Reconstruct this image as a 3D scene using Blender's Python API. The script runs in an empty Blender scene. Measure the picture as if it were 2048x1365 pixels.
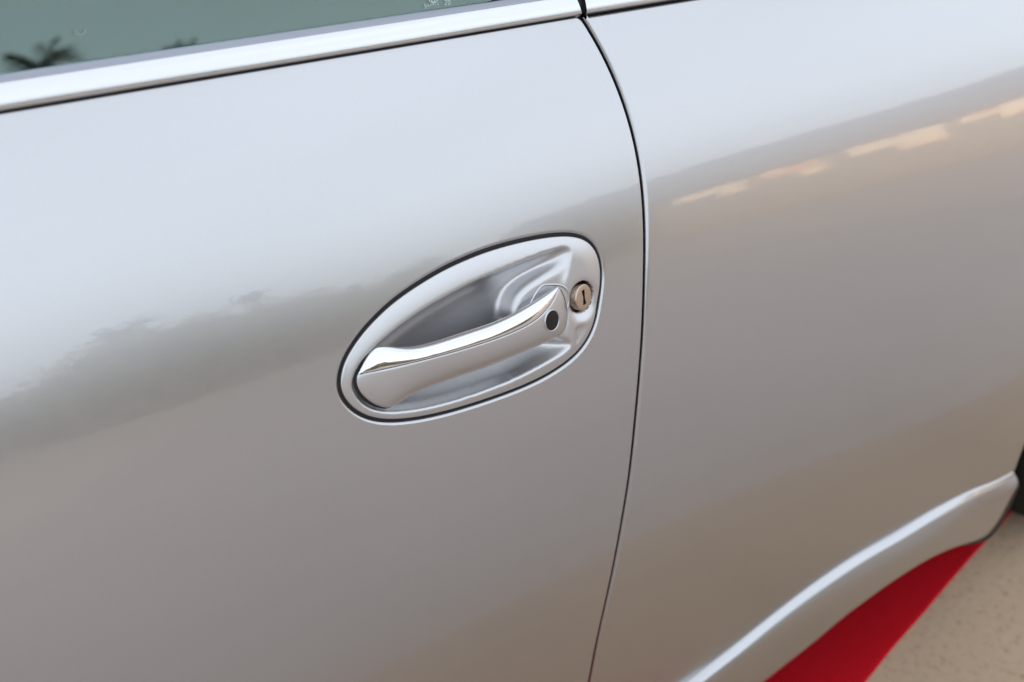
import bpy, bmesh, math, random
import numpy as np
from mathutils import Matrix, Vector
from mathutils.geometry import delaunay_2d_cdt
from math import sin, cos, tan, atan, radians, degrees, pi, sqrt

random.seed(7)
rng = np.random.default_rng(7)
sc = bpy.context.scene

# ------------------------------------------------------------------ camera
W0, H0 = 2048., 1365.
FPX = 1900.                                   # focal length in photo pixels (33.4 mm)
PITCH = radians(31.602); YAW = radians(55.600)
F = np.array([cos(YAW)*cos(PITCH), sin(YAW)*cos(PITCH), -sin(PITCH)])
R = np.array([sin(YAW), -cos(YAW), 0.])
U = np.cross(R, F)
CAM = np.array([-0.32238, -0.52710, 1.14965])
cd = bpy.data.cameras.new('camera'); cam = bpy.data.objects.new('camera', cd)
sc.collection.objects.link(cam); sc.camera = cam
cam.matrix_world = Matrix(((R[0], U[0], -F[0], CAM[0]), (R[1], U[1], -F[1], CAM[1]),
                           (R[2], U[2], -F[2], CAM[2]), (0, 0, 0, 1)))
cd.sensor_width = 36.; cd.lens = 36.*FPX/W0
cd.clip_start = .02; cd.clip_end = 3000.
cd.dof.use_dof = True; cd.dof.focus_distance = .735; cd.dof.aperture_fstop = 5.0

# ------------------------------------------------------------------ light
VEIL = (4.85, 5.15, 5.65)
SUN_EL = radians(4.); SUN_AZ = radians(112.)          # direction to the sun, from +X towards +Y
world = bpy.data.worlds.new('World'); sc.world = world; world.use_nodes = True
nt = world.node_tree; bg = nt.nodes['Background']
sky = nt.nodes.new('ShaderNodeTexSky'); sky.sky_type = 'NISHITA'; sky.sun_disc = False
sky.sun_elevation = SUN_EL; sky.sun_rotation = pi/2 - SUN_AZ
sky.altitude = 0.; sky.air_density = 1.0; sky.dust_density = 2.0; sky.ozone_density = 1.0
# a thin, even veil of high cloud over the whole sky takes most of the blue out of it
hsv = nt.nodes.new('ShaderNodeHueSaturation'); hsv.inputs['Saturation'].default_value = .55
nt.links.new(sky.outputs['Color'], hsv.inputs['Color'])
tcw = nt.nodes.new('ShaderNodeTexCoord'); mpw = nt.nodes.new('ShaderNodeMapping'); mpw.inputs['Scale'].default_value = (1., 1., 4.)
nzw = nt.nodes.new('ShaderNodeTexNoise'); nzw.inputs['Scale'].default_value = 2.2; nzw.inputs['Detail'].default_value = 5.
nt.links.new(tcw.outputs['Generated'], mpw.inputs['Vector']); nt.links.new(mpw.outputs['Vector'], nzw.inputs['Vector'])
rmw = nt.nodes.new('ShaderNodeMapRange'); rmw.inputs['From Min'].default_value = .3; rmw.inputs['From Max'].default_value = .7
rmw.inputs['To Min'].default_value = .52; rmw.inputs['To Max'].default_value = .72
nt.links.new(nzw.outputs['Fac'], rmw.inputs['Value'])
mxw = nt.nodes.new('ShaderNodeMix'); mxw.data_type = 'RGBA'; mxw.inputs[7].default_value = (*VEIL, 1)
nt.links.new(rmw.outputs['Result'], mxw.inputs[0]); nt.links.new(hsv.outputs['Color'], mxw.inputs[6])
nt.links.new(mxw.outputs[2], bg.inputs['Color']); bg.inputs['Strength'].default_value = .12
sd = bpy.data.lights.new('sun', 'SUN'); so = bpy.data.objects.new('sun', sd); sc.collection.objects.link(so)
sd.energy = 3.0; sd.angle = radians(.6); sd.color = (1., .76, .52)
sdir = Vector((cos(SUN_AZ)*cos(SUN_EL), sin(SUN_AZ)*cos(SUN_EL), sin(SUN_EL)))
so.rotation_euler = sdir.to_track_quat('Z', 'Y').to_euler(); so.location = sdir*30

vs = sc.view_settings; vs.view_transform = 'Standard'; vs.look = 'None'; vs.gamma = 1.; vs.exposure = 1.75
vs.use_curve_mapping = False
sc.render.engine = 'CYCLES'
cy = sc.cycles; cy.max_bounces = 10; cy.glossy_bounces = 6; cy.transmission_bounces = 8; cy.diffuse_bounces = 4
cy.caustics_reflective = False; cy.caustics_refractive = False; cy.use_denoising = True; cy.sample_clamp_indirect = 6.

# ------------------------------------------------------------------ helpers
COL = sc.collection
def obj(name, me, mat=None, parent=None):
    o = bpy.data.objects.new(name, me); COL.objects.link(o)
    if mat is not None: me.materials.append(mat)
    if parent is not None: o.parent = parent
    return o
def tag(o, label=None, cat=None, group=None, kind=None):
    if label: o['label'] = label
    if cat: o['category'] = cat
    if group: o['group'] = group
    if kind: o['kind'] = kind
    return o
def empty(name, loc=(0, 0, 0)):
    o = bpy.data.objects.new(name, None); COL.objects.link(o); o.location = loc
    o.empty_display_size = .1
    return o
def mesh(name, V, Fc, smooth=True, N=None):
    me = bpy.data.meshes.new(name)
    me.from_pydata([tuple(map(float, v)) for v in V], [], [tuple(int(i) for i in f) for f in Fc])
    me.update()
    if smooth: me.polygons.foreach_set('use_smooth', [True]*len(me.polygons))
    if N is not None:
        me.normals_split_custom_set_from_vertices([tuple(map(float, n)) for n in N])
    return me
def box_mesh(name, a, b, bev=0.):
    bm = bmesh.new(); bmesh.ops.create_cube(bm, size=1.)
    a = Vector(a); b = Vector(b)
    for v in bm.verts: v.co = Vector(((a[i]+b[i])/2 + v.co[i]*(b[i]-a[i]) for i in range(3)))
    if bev: bmesh.ops.bevel(bm, geom=bm.edges[:], offset=bev, segments=2, affect='EDGES')
    me = bpy.data.meshes.new(name); bm.to_mesh(me); bm.free(); return me
def unit(v): return v/np.maximum(np.linalg.norm(v, axis=-1, keepdims=True), 1e-12)

# ------------------------------------------------------------------ materials
def mat(name, color, rough=.5, metal=0., coat=0., coat_rough=.02, spec=.5, **kw):
    m = bpy.data.materials.new(name); m.use_nodes = True
    p = m.node_tree.nodes['Principled BSDF']
    p.inputs['Base Color'].default_value = (*color, 1); p.inputs['Roughness'].default_value = rough
    p.inputs['Metallic'].default_value = metal; p.inputs['Coat Weight'].default_value = coat
    p.inputs['Coat Roughness'].default_value = coat_rough; p.inputs['Specular IOR Level'].default_value = spec
    for k, v in kw.items(): p.inputs[k.replace('_', ' ')].default_value = v
    return m
def noise(m, scale, detail=3., rough=.5, seed=0.):
    t = m.node_tree; tc = t.nodes.new('ShaderNodeTexCoord'); n = t.nodes.new('ShaderNodeTexNoise')
    n.noise_dimensions = '4D'; n.inputs['W'].default_value = seed
    n.inputs['Scale'].default_value = scale; n.inputs['Detail'].default_value = detail; n.inputs['Roughness'].default_value = rough
    t.links.new(tc.outputs['Object'], n.inputs['Vector']); return n
def ramp(m, src, stops):
    t = m.node_tree; r = t.nodes.new('ShaderNodeValToRGB'); e = r.color_ramp.elements
    while len(e) < len(stops): e.new(.5)
    for k, (pos, c) in enumerate(stops):
        e[k].position = pos; e[k].color = (*c, 1) if len(c) == 3 else c
    t.links.new(src, r.inputs['Fac']); return r
def bump(m, src, strength, dist, target='Normal'):
    t = m.node_tree; b = t.nodes.new('ShaderNodeBump'); b.inputs['Strength'].default_value = strength
    b.inputs['Distance'].default_value = dist; t.links.new(src, b.inputs['Height'])
    t.links.new(b.outputs['Normal'], t.nodes['Principled BSDF'].inputs[target]); return b
def link(m, out, inp): m.node_tree.links.new(out, m.node_tree.nodes['Principled BSDF'].inputs[inp])

def silver_paint(name, base, rough, peel=1., coat=1., cior=1.70):
    m = mat(name, base, rough, 1., coat, .010, Coat_IOR=cior)
    n = noise(m, 900., 2., .6); a = tuple(c*.975 for c in base); b = tuple(min(1., c*1.025) for c in base)
    link(m, ramp(m, n.outputs['Fac'], [(.3, a), (.7, b)]).outputs['Color'], 'Base Color')
    bump(m, noise(m, 170., 2., .5, 3.).outputs['Fac'], .25*peel, .00012, 'Coat Normal')
    return m
M = {}
M['paint'] = silver_paint('silver_metallic_paint', (.455, .46, .475), .29)
M['paint_trim'] = silver_paint('silver_handle_paint', (.55, .555, .57), .37, .4, .40, 1.5)
M['bowl'] = silver_paint('silver_bowl_paint', (.52, .525, .54), .34, .5, .4, 1.5)
M['chrome'] = mat('bright_chrome', (.72, .72, .74), .03, 1.)
bump(M['chrome'], noise(M['chrome'], 260., 2., .5, 2.).outputs['Fac'], .12, .00008)
M['alu'] = mat('satin_aluminium', (.62, .63, .65), .20, 1., .5, .02)
M['alu_dark'] = mat('grey_aluminium_lip', (.29, .31, .35), .30, 1.)
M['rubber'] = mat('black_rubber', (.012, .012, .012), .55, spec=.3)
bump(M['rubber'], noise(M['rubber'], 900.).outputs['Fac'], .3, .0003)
M['black'] = mat('black_plastic', (.004, .004, .004), .7, spec=.2)
M['lens'] = mat('black_glossy_lens', (.006, .005, .005), .25, spec=.35)
M['nickel'] = mat('satin_nickel_lock', (.62, .52, .43), .28, 1.)
nn = noise(M['nickel'], 700., 2.); link(M['nickel'], ramp(M['nickel'], nn.outputs['Fac'], [(.3, (.46, .37, .30)), (.7, (.58, .475, .39))]).outputs['Color'], 'Base Color')
M['tyre'] = mat('tyre_rubber', (.007, .0065, .006), .8, spec=.2)
bump(M['tyre'], noise(M['tyre'], 400.).outputs['Fac'], .3, .001)
M['rim'] = mat('wheel_alloy', (.5, .5, .51), .3, 1., .5)
M['interior'] = mat('dark_cabin_lining', (.05, .05, .05), .8)
M['pillar'] = mat('grey_pillar_cover', (.24, .22, .21), .5)
M['glass'] = mat('green_tinted_glass', (.40, .62, .55), 0., 0., **{'Transmission_Weight': 1., 'IOR': 1.9, 'Specular_Tint': (.86, 1., .97, 1.)})
M['print'] = mat('pale_ceramic_print', (.42, .52, .50), .5)

# ------------------------------------------------------------------ the body side as a surface  y = S(x, z)
ZT = np.array([-.2, .2, .40, .55, .70, .78, .86, .95, 1.05, 1.2, 1.5])
AT = np.array([-4, -4, -2, 2, 9, 14.5, 21.5, 28, 33, 38, 45.])
_zz = np.linspace(-.2, 1.5, 3401)
_aa = np.interp(_zz, ZT, AT)
for _ in range(2):
    _aa = np.convolve(np.pad(_aa, 60, 'edge'), np.ones(121)/121, 'same')[60:-60]
_tt = np.tan(np.radians(_aa))
_yy = np.concatenate([[0], np.cumsum(.5*(_tt[1:]+_tt[:-1])*np.diff(_zz))]); _yy -= np.interp(.78, _zz, _yy)
def sstep(t):
    t = np.clip(t, 0, 1); return t*t*t*(t*(6*t-15)+10)
FL0, FL1, FLH = .12, 1.10, .030
def flare(x): return FLH*sstep((x-FL0)/(FL1-FL0))
def S(x, z):
    return np.interp(z, _zz, _yy) - flare(np.asarray(x, float))
def surf(x, z, h=0.):
    x = np.asarray(x, float); z = np.asarray(z, float)
    y = S(x, z); sz = np.interp(z, _zz, _tt); sx = (S(x+1e-4, z)-S(x-1e-4, z))/2e-4
    N = unit(np.stack([sx, -np.ones_like(sx), sz], -1))
    P = np.stack([x, y, z], -1)
    return P + N*np.asarray(h)[..., None], N
def ray(px, py):
    D = F + R*((px-W0/2)/FPX) + U*((H0/2-py)/FPX); return D/np.linalg.norm(D)
def onto(px, py, h=0.):
    """(x, z) on the body side where a point of the photo lies, at height h above the sheet"""
    D = ray(px, py); g = lambda t: (CAM+D*t)[1] - float(S((CAM+D*t)[0], (CAM+D*t)[2]))
    t = .2
    while g(t) < 0 and t < 5: t += .02
    lo, hi = t-.02, t
    for _ in range(30):
        m = .5*(lo+hi)
        if g(m) > 0: hi = m
        else: lo = m
    x, y, z = CAM + D*hi
    if np.any(h):
        for _ in range(12):
            P, N = surf(x, z, h); e = P - CAM; t = e.dot(D); e = CAM + D*t - P   # residual
            x += e[0]; z += e[2]
    return np.array([x, z])
def project(P):
    d = np.asarray(P)-CAM; w = d@F; return np.stack([W0/2+FPX*(d@R)/w, H0/2-FPX*(d@U)/w], -1)
def ontos(pts, h=0.): return np.array([onto(p[0], p[1], h) for p in pts])
def Z1(pts): return [(640+x/3.175, 440+y/3.175) for x, y in pts]

def spline(P, n, closed=False):
    """Catmull-Rom (centripetal-ish) resampled to n points of even spacing"""
    P = np.asarray(P, float); m = len(P)
    Q = np.vstack([P[-1:], P, P[:2]]) if closed else np.vstack([2*P[0]-P[1], P, 2*P[-1]-P[-2]])
    out = []
    for i in range(m if closed else m-1):
        p0, p1, p2, p3 = Q[i:i+4]
        for t in np.linspace(0, 1, 24, endpoint=False):
            out.append(.5*((2*p1)+(p2-p0)*t+(2*p0-5*p1+4*p2-p3)*t*t+(3*p1-p0-3*p2+p3)*t**3))
    out.append(P[0] if closed else P[-1]); out = np.array(out)
    s = np.concatenate([[0], np.cumsum(np.linalg.norm(np.diff(out, axis=0), axis=1))])
    u = np.linspace(0, s[-1], n+1)[:-1] if closed else np.linspace(0, s[-1], n)
    return np.stack([np.interp(u, s, out[:, k]) for k in range(P.shape[1])], -1)
def smooth_loop(P, it, closed=True):
    P = P.copy()
    for _ in range(it):
        Q = .25*np.roll(P, 1, 0)+.5*P+.25*np.roll(P, -1, 0)
        if not closed: Q[0], Q[-1] = P[0], P[-1]
        P = Q
    return P
def area2(P): return .5*np.sum(P[:, 0]*np.roll(P[:, 1], -1)-np.roll(P[:, 0], -1)*P[:, 1])
def ccw(P): return P if area2(P) > 0 else P[::-1].copy()
def outward(P):
    """outward 2D normals of a counter-clockwise loop"""
    d = unit(np.roll(P, -1, 0)-P); n = np.stack([d[:, 1], -d[:, 0]], -1)
    m = n+np.roll(n, 1, 0); L = np.maximum(np.sum(m*m, -1, keepdims=True), .6)
    return m*2/L
def inside(P, x, z):
    x = np.asarray(x); z = np.asarray(z); r = np.zeros(x.shape, bool)
    for (x0, z0), (x1, z1) in zip(P, np.roll(P, -1, 0)):
        if z0 == z1: continue
        r ^= ((z0 > z) != (z1 > z)) & (x < (x1-x0)*(z-z0)/(z1-z0)+x0)
    return r
def dist(P, x, z, closed=True):
    x = np.asarray(x, float); z = np.asarray(z, float); d = np.full(x.shape, 9.)
    A, B = (P, np.roll(P, -1, 0)) if closed else (P[:-1], P[1:])
    for a, b in zip(A, B):
        e = b-a; L = max(e.dot(e), 1e-18)
        t = np.clip(((x-a[0])*e[0]+(z-a[1])*e[1])/L, 0, 1)
        d = np.minimum(d, np.hypot(x-a[0]-t*e[0], z-a[1]-t*e[1]))
    return d
def densify(P, step):
    out = []
    for a, b in zip(P, np.roll(P, -1, 0)):
        k = max(1, int(np.ceil(np.linalg.norm(b-a)/step)))
        out += [a+(b-a)*i/k for i in range(k)]
    return np.array(out)
def round_corners(P, spec):
    """spec: {index: radius}; a counter-clockwise polygon"""
    out = []
    for i, p in enumerate(P):
        if i not in spec: out.append(p); continue
        a = P[i-1]; b = P[(i+1) % len(P)]; r = spec[i]
        ua = unit(a-p); ub = unit(b-p)
        for t in np.linspace(0, 1, 9):
            out.append((1-t)**2*(p+ua*r)+2*t*(1-t)*p+t*t*(p+ub*r))
    return np.array(out)

def panel(name, outer, holes, step, mat_, parent, r=.0022, flange=.012, seg=5, hole_r=None):
    """a sheet-metal panel on the body side with rolled edges round its outline and holes"""
    loops = [ccw(densify(outer, step*.6))] + [ccw(densify(h, .0035))[::-1] for h in holes]
    rr = [r]+[hole_r or r]*len(holes)
    inner = []; outn = []
    for k, L in enumerate(loops):
        n = outward(L) if k == 0 else outward(L)
        inner.append(L-n*rr[k]); outn.append(n)
    lo = outer.min(0); hi = outer.max(0)
    gx, gz = np.meshgrid(np.arange(lo[0], hi[0], step), np.arange(lo[1], hi[1], step))
    gx = gx+(np.arange(gx.shape[0]) % 2)[:, None]*step*.5
    x, z = gx.ravel(), gz.ravel()
    ok = inside(inner[0], x, z) & (dist(inner[0], x, z) > step*.45)
    for L in inner[1:]:
        ok &= ~inside(L, x, z); ok[ok] &= dist(L, x[ok], z[ok]) > step*.4
    pts = [np.stack([x[ok], z[ok]], -1)]; edges = []; base = len(pts[0]); idx = []
    # extra fine points near the holes
    for L in inner:
        m = len(L); idx.append(np.arange(base, base+m)); edges += [(base+i, base+(i+1) % m) for i in range(m)]
        pts.append(L); base += m
    A = np.vstack(pts)
    rv, re, rf, ov, oe, of = delaunay_2d_cdt([Vector(p) for p in A], edges, [], 0, 1e-7)
    rp = np.array([(v.x, v.y) for v in rv])
    rf = np.array([f for f in rf if len(f) == 3])
    c = rp[rf].mean(1); keep = inside(inner[0], c[:, 0], c[:, 1])
    for L in inner[1:]: keep &= ~inside(L, c[:, 0], c[:, 1])
    rf = rf[keep]
    a2 = (rp[rf[:, 1]]-rp[rf[:, 0]]); b2 = (rp[rf[:, 2]]-rp[rf[:, 0]])
    fl = a2[:, 0]*b2[:, 1]-a2[:, 1]*b2[:, 0]
    rf[fl < 0] = rf[fl < 0][:, ::-1]
    # map of original index -> result index
    back = {}
    for i, o in enumerate(ov):
        for q in o: back[q] = i
    P, N = surf(rp[:, 0], rp[:, 1])
    V = [P]; NN = [N]; Fc = [tuple(f) for f in rf]; nb = len(P)
    for k, L in enumerate(inner):
        p, n = surf(L[:, 0], L[:, 1])
        p2, _ = surf(L[:, 0]+outn[k][:, 0]*1e-4, L[:, 1]+outn[k][:, 1]*1e-4)
        T = unit(p2-p); prev = [back[i] for i in idx[k]]; m = len(L); rk = rr[k]
        rings = [(rk*sin(a), -rk*(1-cos(a)), cos(a), sin(a)) for a in np.linspace(0, pi/2, seg+1)[1:]] + [(rk, -rk-flange, 0., 1.), (rk-.006, -rk-flange-.001, -1., 0.)]
        for (t, h, cn, sn) in rings:
            V.append(p+T*t+n*h); NN.append(unit(n*cn+T*sn)); cur = list(range(nb, nb+m)); nb += m
            for i in range(m):
                j = (i+1) % m; Fc.append((prev[i], cur[i], cur[j], prev[j]))
            prev = cur
    me = mesh(name, np.vstack(V), Fc, True, np.vstack(NN))
    return obj(name, me, mat_, parent)

def loft(name, rows, mat_, parent, closed_u=False, closed_v=False, flip=False, smooth=True):
    """rows: array (nu, nv, 3)"""
    A = np.asarray(rows, float); nu, nv = A.shape[:2]; Fc = []
    for i in range(nu if closed_u else nu-1):
        for j in range(nv if closed_v else nv-1):
            a, b = i*nv+j, i*nv+(j+1) % nv; c, d = ((i+1) % nu)*nv+(j+1) % nv, ((i+1) % nu)*nv+j
            Fc.append((a, d, c, b) if flip else (a, b, c, d))
    return obj(name, mesh(name, A.reshape(-1, 3), Fc, smooth), mat_, parent)

# ------------------------------------------------------------------ ground and carpet
def paving_mat(name, c0, c1):
    m = mat(name, c0, .85, spec=.25)
    n1 = noise(m, 2.2, 4.); n2 = noise(m, 75., 5., .65, 4.); n3 = noise(m, 26., 3., .5, 9.)
    r1 = ramp(m, n1.outputs['Fac'], [(.3, c0), (.7, c1)])
    r2 = ramp(m, n2.outputs['Fac'], [(.30, (.66, .62, .58)), (.45, (1, 1, 1)), (.8, (1.12, 1.1, 1.08))])
    r3 = ramp(m, n3.outputs['Fac'], [(.27, (.66, .63, .60)), (.36, (1, 1, 1))])
    t = m.node_tree; cur = r1.outputs['Color']
    for r in (r2, r3):
        x = t.nodes.new('ShaderNodeMix'); x.data_type = 'RGBA'; x.blend_type = 'MULTIPLY'; x.inputs[0].default_value = 1.
        t.links.new(cur, x.inputs[6]); t.links.new(r.outputs['Color'], x.inputs[7]); cur = x.outputs[2]
    link(m, cur, 'Base Color'); bump(m, n2.outputs['Fac'], .5, .004)
    return m
def ground():
    Rg = 1200.; k = 96
    V = [(0, 0, -.02)]+[(Rg*cos(2*pi*i/k), Rg*sin(2*pi*i/k), -.02) for i in range(k)]
    o = obj('ground', mesh('ground', V, [(0, 1+i, 1+(i+1) % k) for i in range(k)], False), paving_mat('grey_asphalt', (.405, .342, .298), (.470, .400, .350)))
    tag(o, 'grey open ground around the paved strip', None, None, 'structure')
    o = obj('pavement', box_mesh('pavement', (-6, -.45, -.12), (7, 4, 0.)), paving_mat('sandy_concrete', (.40, .288, .196), (.47, .34, .232)))
    tag(o, 'sandy beige concrete pavement beside the car', None, None, 'structure')
ground()

def carpet():
    m = mat('red_carpet_pile', (.36, .006, .010), .95, spec=.05)
    n = noise(m, 420., 3., .7); link(m, ramp(m, n.outputs['Fac'], [(.25, (.34, .003, .008)), (.75, (.58, .010, .019))]).outputs['Color'], 'Base Color')
    bump(m, n.outputs['Fac'], .7, .004)
    # edge runs from (0.55,-0.072) to (1.12,0.026); the strip lies under the car
    a = np.array([.622, -.060]); b = np.array([1.074, .019]); d = unit(b-a); nrm = np.array([-d[1], d[0]])
    nu, T = 60, .006; V = []; Fc = []
    L0, L1, Wd = -3.2, 2.6, 1.45
    prof = [(0., 0.), (0., T*.6), (T*.3, T*.93), (T, T), (Wd-T, T), (Wd-T*.3, T*.93), (Wd, T*.6), (Wd, 0.)]
    rows = []
    for i in range(nu+1):
        s = L0+(L1-L0)*i/nu; wob = .0015*sin(s*9)+.001*sin(s*23)
        rows.append([(*(a+d*s+nrm*(w+(wob if w < .5 else 0))), z+.0005) for w, z in prof])
    o = loft('red_carpet', rows, m, None, flip=True)
    tag(o, 'red carpet strip running under the silver car', 'carpet')
carpet()

# ------------------------------------------------------------------ the car
car = tag(empty('parked_car', (0, 0, 0)), 'silver metallic coupe with an oval recessed door handle', 'car')

XF = -1.02
BELT = .9755                                            # height of the door's upper edge
GAP = [(1162,31),(1178,56),(1199,91),(1218,129),(1235.5,170),(1253,217),(1266,264),(1276,305),(1283,352),(1287.5,396),
       (1289.5,430),(1290.6,473),(1290,528),(1288.4,601),(1285.5,675),(1280.7,737),(1276,796),(1271.5,840),(1266.2,895),
       (1258.4,961),(1249,1019),(1238,1081),(1227,1138.5),(1212,1207),(1195,1282),(1180,1360),(1165,1430),(1148,1510),(1128,1600)]
gap = ontos(GAP); gap = smooth_loop(spline(gap, 220), 30, False)
GW = .0016                                              # half the shut line
gn = np.gradient(gap, axis=0); gn = unit(np.stack([-gn[:, 1], gn[:, 0]], -1))     # runs downwards: points to +x
if gn[60, 0] < 0: gn = -gn
gl = gap-gn*GW; gr = gap+gn*GW
zb = gap[-1, 1]

# ------------------------------------------------------------------ side skirt
def Z4(pts): return [(1280+x/2.6667, 900+y/2.6667) for x, y in pts]
UP = Z4([(255,1240),(500,1050),(750,850),(950,700),(1150,565),(1350,450),(1550,330),(1750,225),(1900,165),(1990,118)])
LE = Z4([(365,1240),(600,1065),(850,870),(1050,720),(1250,585),(1450,465),(1650,345),(1800,265),(1930,200),(2006,150)])
BO = Z4([(640,1240),(900,1030),(1100,860),(1300,710),(1500,580),(1640,512),(1760,472),(1835,442),(1908,352),(1990,200)])
LE = [tuple(.62*np.array(b_)+.38*np.array(a_)) for a_, b_ in zip(UP, LE)]
def skirt():
    def line(pix, off):
        return [surf(*onto(*p, h=off), off)[0] for p in pix]
    taper = [1, 1, 1, 1, 1, 1, .95, .8, .6, .4]
    u = line(UP, .0005); l = [line([p], .0095*k_)[0] for p, k_ in zip(LE, taper)]; b = [line([p], .021*k_)[0] for p, k_ in zip(BO, taper)]
    def extend(L, dx):        # carry on towards the front of the car
        p0, p1 = L[0], L[1]; out = []
        for x in np.linspace(XF-.1, p0[0]-.08, 8):
            f_ = (p0[0]-x); z = p0[2]+(p0[2]-p1[2])/(p1[0]-p0[0])*f_*math.exp(-f_*3)
            out.append(np.array([x, p0[1]+.004*min(1, f_), z]))
        return out+list(L)
    u, l, b = (np.array(extend(q_, 0)) for q_ in (u, l, b))
    n = 160; u, l, b = spline(u, n), spline(l, n), spline(b, n)
    # share stations by x at the front, by arc length towards the arch
    rows = []
    for i in range(n):
        a, c, d = u[i], l[i], b[i]; out = np.array([0, -1., 0]); up = np.array([0, 0, 1.])
        w = c-a; row = [a+np.array([0, .020, .0]), a, a+w*.33, a+w*.66, a+w*.93]
        for t in np.linspace(.02, 1, 14):
            row.append(c+(d-c)*t+out*.004*(1-(1-2*t)**2))
        row += [d-out*.004-up*.003, d-out*.02-up*.004, d-out*.08-up*.002]
        rows.append(row)
    o = loft('side_skirt', np.array(rows), M['paint'], car, flip=False)
    return u, l, b
sk_u, sk_l, sk_b = skirt()

def sk_in(x): return float(np.interp(x, sk_u[:, 0], sk_u[:, 2]))-.012
gapx = float([p[0] for p in gr if p[1] > sk_in(p[0])+.004][-1])
# outline of the oval trim (its outer edge), then the hole in the door
ESC = Z1([(130,1040),(150,930),(200,830),(270,730),(350,640),(450,545),(560,462),(680,384),(800,316),(920,260),(1040,212),(1160,174),
          (1280,143),(1400,119),(1500,106),(1590,104),(1670,120),(1728,160),(1762,215),(1780,280),(1785,350),(1780,430),(1770,510),
          (1755,600),(1733,680),(1697,757),(1645,828),(1575,893),(1485,955),(1380,1013),(1250,1070),(1100,1125),(950,1174),(800,1217),
          (650,1250),(510,1268),(400,1268),(305,1248),(222,1203),(165,1143),(137,1088)])
esc = ccw(smooth_loop(spline(ontos(ESC), 420, True), 25))
hole = esc+outward(esc)*.0021

# door skin
door_out = np.vstack([[[XF, BELT-.0002]], [[XF, zb]], gl[::-1][:-2]])
k = len(door_out)
top = np.array([[gl[0, 0]-.0005, BELT-.0002]])
door_out = ccw(np.vstack([door_out, top]))
ci = int(np.argmin(np.linalg.norm(door_out-top[0], axis=1)))
door_out = round_corners(door_out, {ci: .005})
door = panel('door_panel', door_out, [hole], .007, M['paint'], car, r=.0015, flange=.014, hole_r=.0030)

# rear quarter panel with its wheel opening
AX, AZ, AR = 1.245, .335, .365
arch = [(AX+AR*cos(a), AZ+AR*sin(a)) for a in np.linspace(radians(190), radians(-10), 60)]
q = [tuple(p) for p in gr[2:] if p[1] > sk_in(p[0])+.004]+[(x, sk_in(x)) for x in np.linspace(gapx+.004, sk_u[-1, 0]+.004, 40)]+[a_ for a_ in arch if a_[1] > sk_u[-1, 2]-.01 or a_[0] > AX]+[(arch[-1][0], zb), (2.1, zb), (2.1, BELT-.0002), (gr[0, 0], BELT-.0002)]
q = ccw(np.array(q))
ci = int(np.argmin(np.linalg.norm(q-np.array([gr[0, 0], BELT-.0002]), axis=1)))
q = round_corners(q, {ci: .0015})
quarter = panel('rear_quarter_panel', q, [], .010, M['paint'], car, r=.0034, flange=.014)

# dark inner frame behind the shut lines
rows = []
for (x, z) in gap:
    rows.append([surf(x-.03, z, -.020)[0], surf(x+.03, z, -.020)[0]])
loft('door_seal', rows, M['rubber'], car, flip=True)
rows = [[surf(x, BELT-.012, -.010)[0], surf(x, BELT+.001, -.0075)[0], surf(x, BELT+.003, -.012)[0]] for x in np.linspace(XF, 1.3, 60)]
loft('belt_seal', rows, M['rubber'], car, flip=False)

# ------------------------------------------------------------------ belt trim (two lengths of bright strip) and windows
def trim_profile(z0=BELT):
    """(offset, height) pairs of the strip's section, from the lower lip up to the glass"""
    pr = [(.004, .0005), (-.0025, .0008), (-.0038, .0020), (-.0040, .0036), (-.0034, .0044)]      # lower lip
    return pr
def strip(x0, x1, name, par, slant=0.):
    xs = np.linspace(x0, x1, max(8, int(abs(x1-x0)/.02)))
    def section(x, k):
        y0 = float(S(x, BELT))
        sh = lambda dz: x+slant*dz*k
        lip = [(.008, .0009), (.000, .0009), (-.0030, .0012), (-.0044, .0022), (-.0046, .0032)]
        P = [(sh(dz), y0+dy, BELT+dz) for dy, dz in lip]
        y, z = y0-.0046, BELT+.0032
        n = 14; Lb = .0135
        for i in range(n):
            al = radians(10+26*((i+.5)/n)); y += sin(al)*Lb/n; z += cos(al)*Lb/n; P.append((sh(z-BELT), y, z))
        for al, L in ((58, .0006), (95, .0012), (120, .0006)):
            al = radians(al); y += sin(al)*L; z += cos(al)*L; P.append((sh(z-BELT), y, z))
        return P
    rows = [section(x, 1. if i == len(xs)-1 else 0.) for i, x in enumerate(xs)]
    o = loft(name, rows, M['alu'], par, flip=True)
    # end caps
    return o, np.array(rows)
def upper_strip(x0, x1, par, ref):
    xs = np.linspace(x0, x1, 40); rows = []
    for x in xs:
        y, z = float(S(x, BELT))+ref[0]-.0004, ref[1]-.0002; P = [(x, y+.001, z-.003)]
        P.append((x, y, z))
        for al, L in ((34, .0012), (46, .0030), (56, .0014), (84, .0008), (110, .003)):
            al = radians(al); y += sin(al)*L; z += cos(al)*L; P.append((x, y, z))
        rows.append(P)
    return loft('glass_guide', rows, M['alu_dark'], par, flip=True), np.array(rows)
xg = float(np.interp(-BELT, -gap[:, 1], gap[:, 0]))
st1, r1 = strip(XF, xg-.0022, 'belt_trim', door, -.25)
st2, r2 = strip(xg+.0022, 1.3, 'belt_trim', quarter, 0.)
for o, r, k in ((st1, r1, -1), (st2, r2, 0)):
    V = list(r[k]); c = V[-1]+np.array([0, .0, -.02]); obj('trim_end', mesh('trim_end', V+[c], [(i, i+1, len(V)) for i in range(len(V)-1)], False), M['alu_dark'], o)

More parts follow.
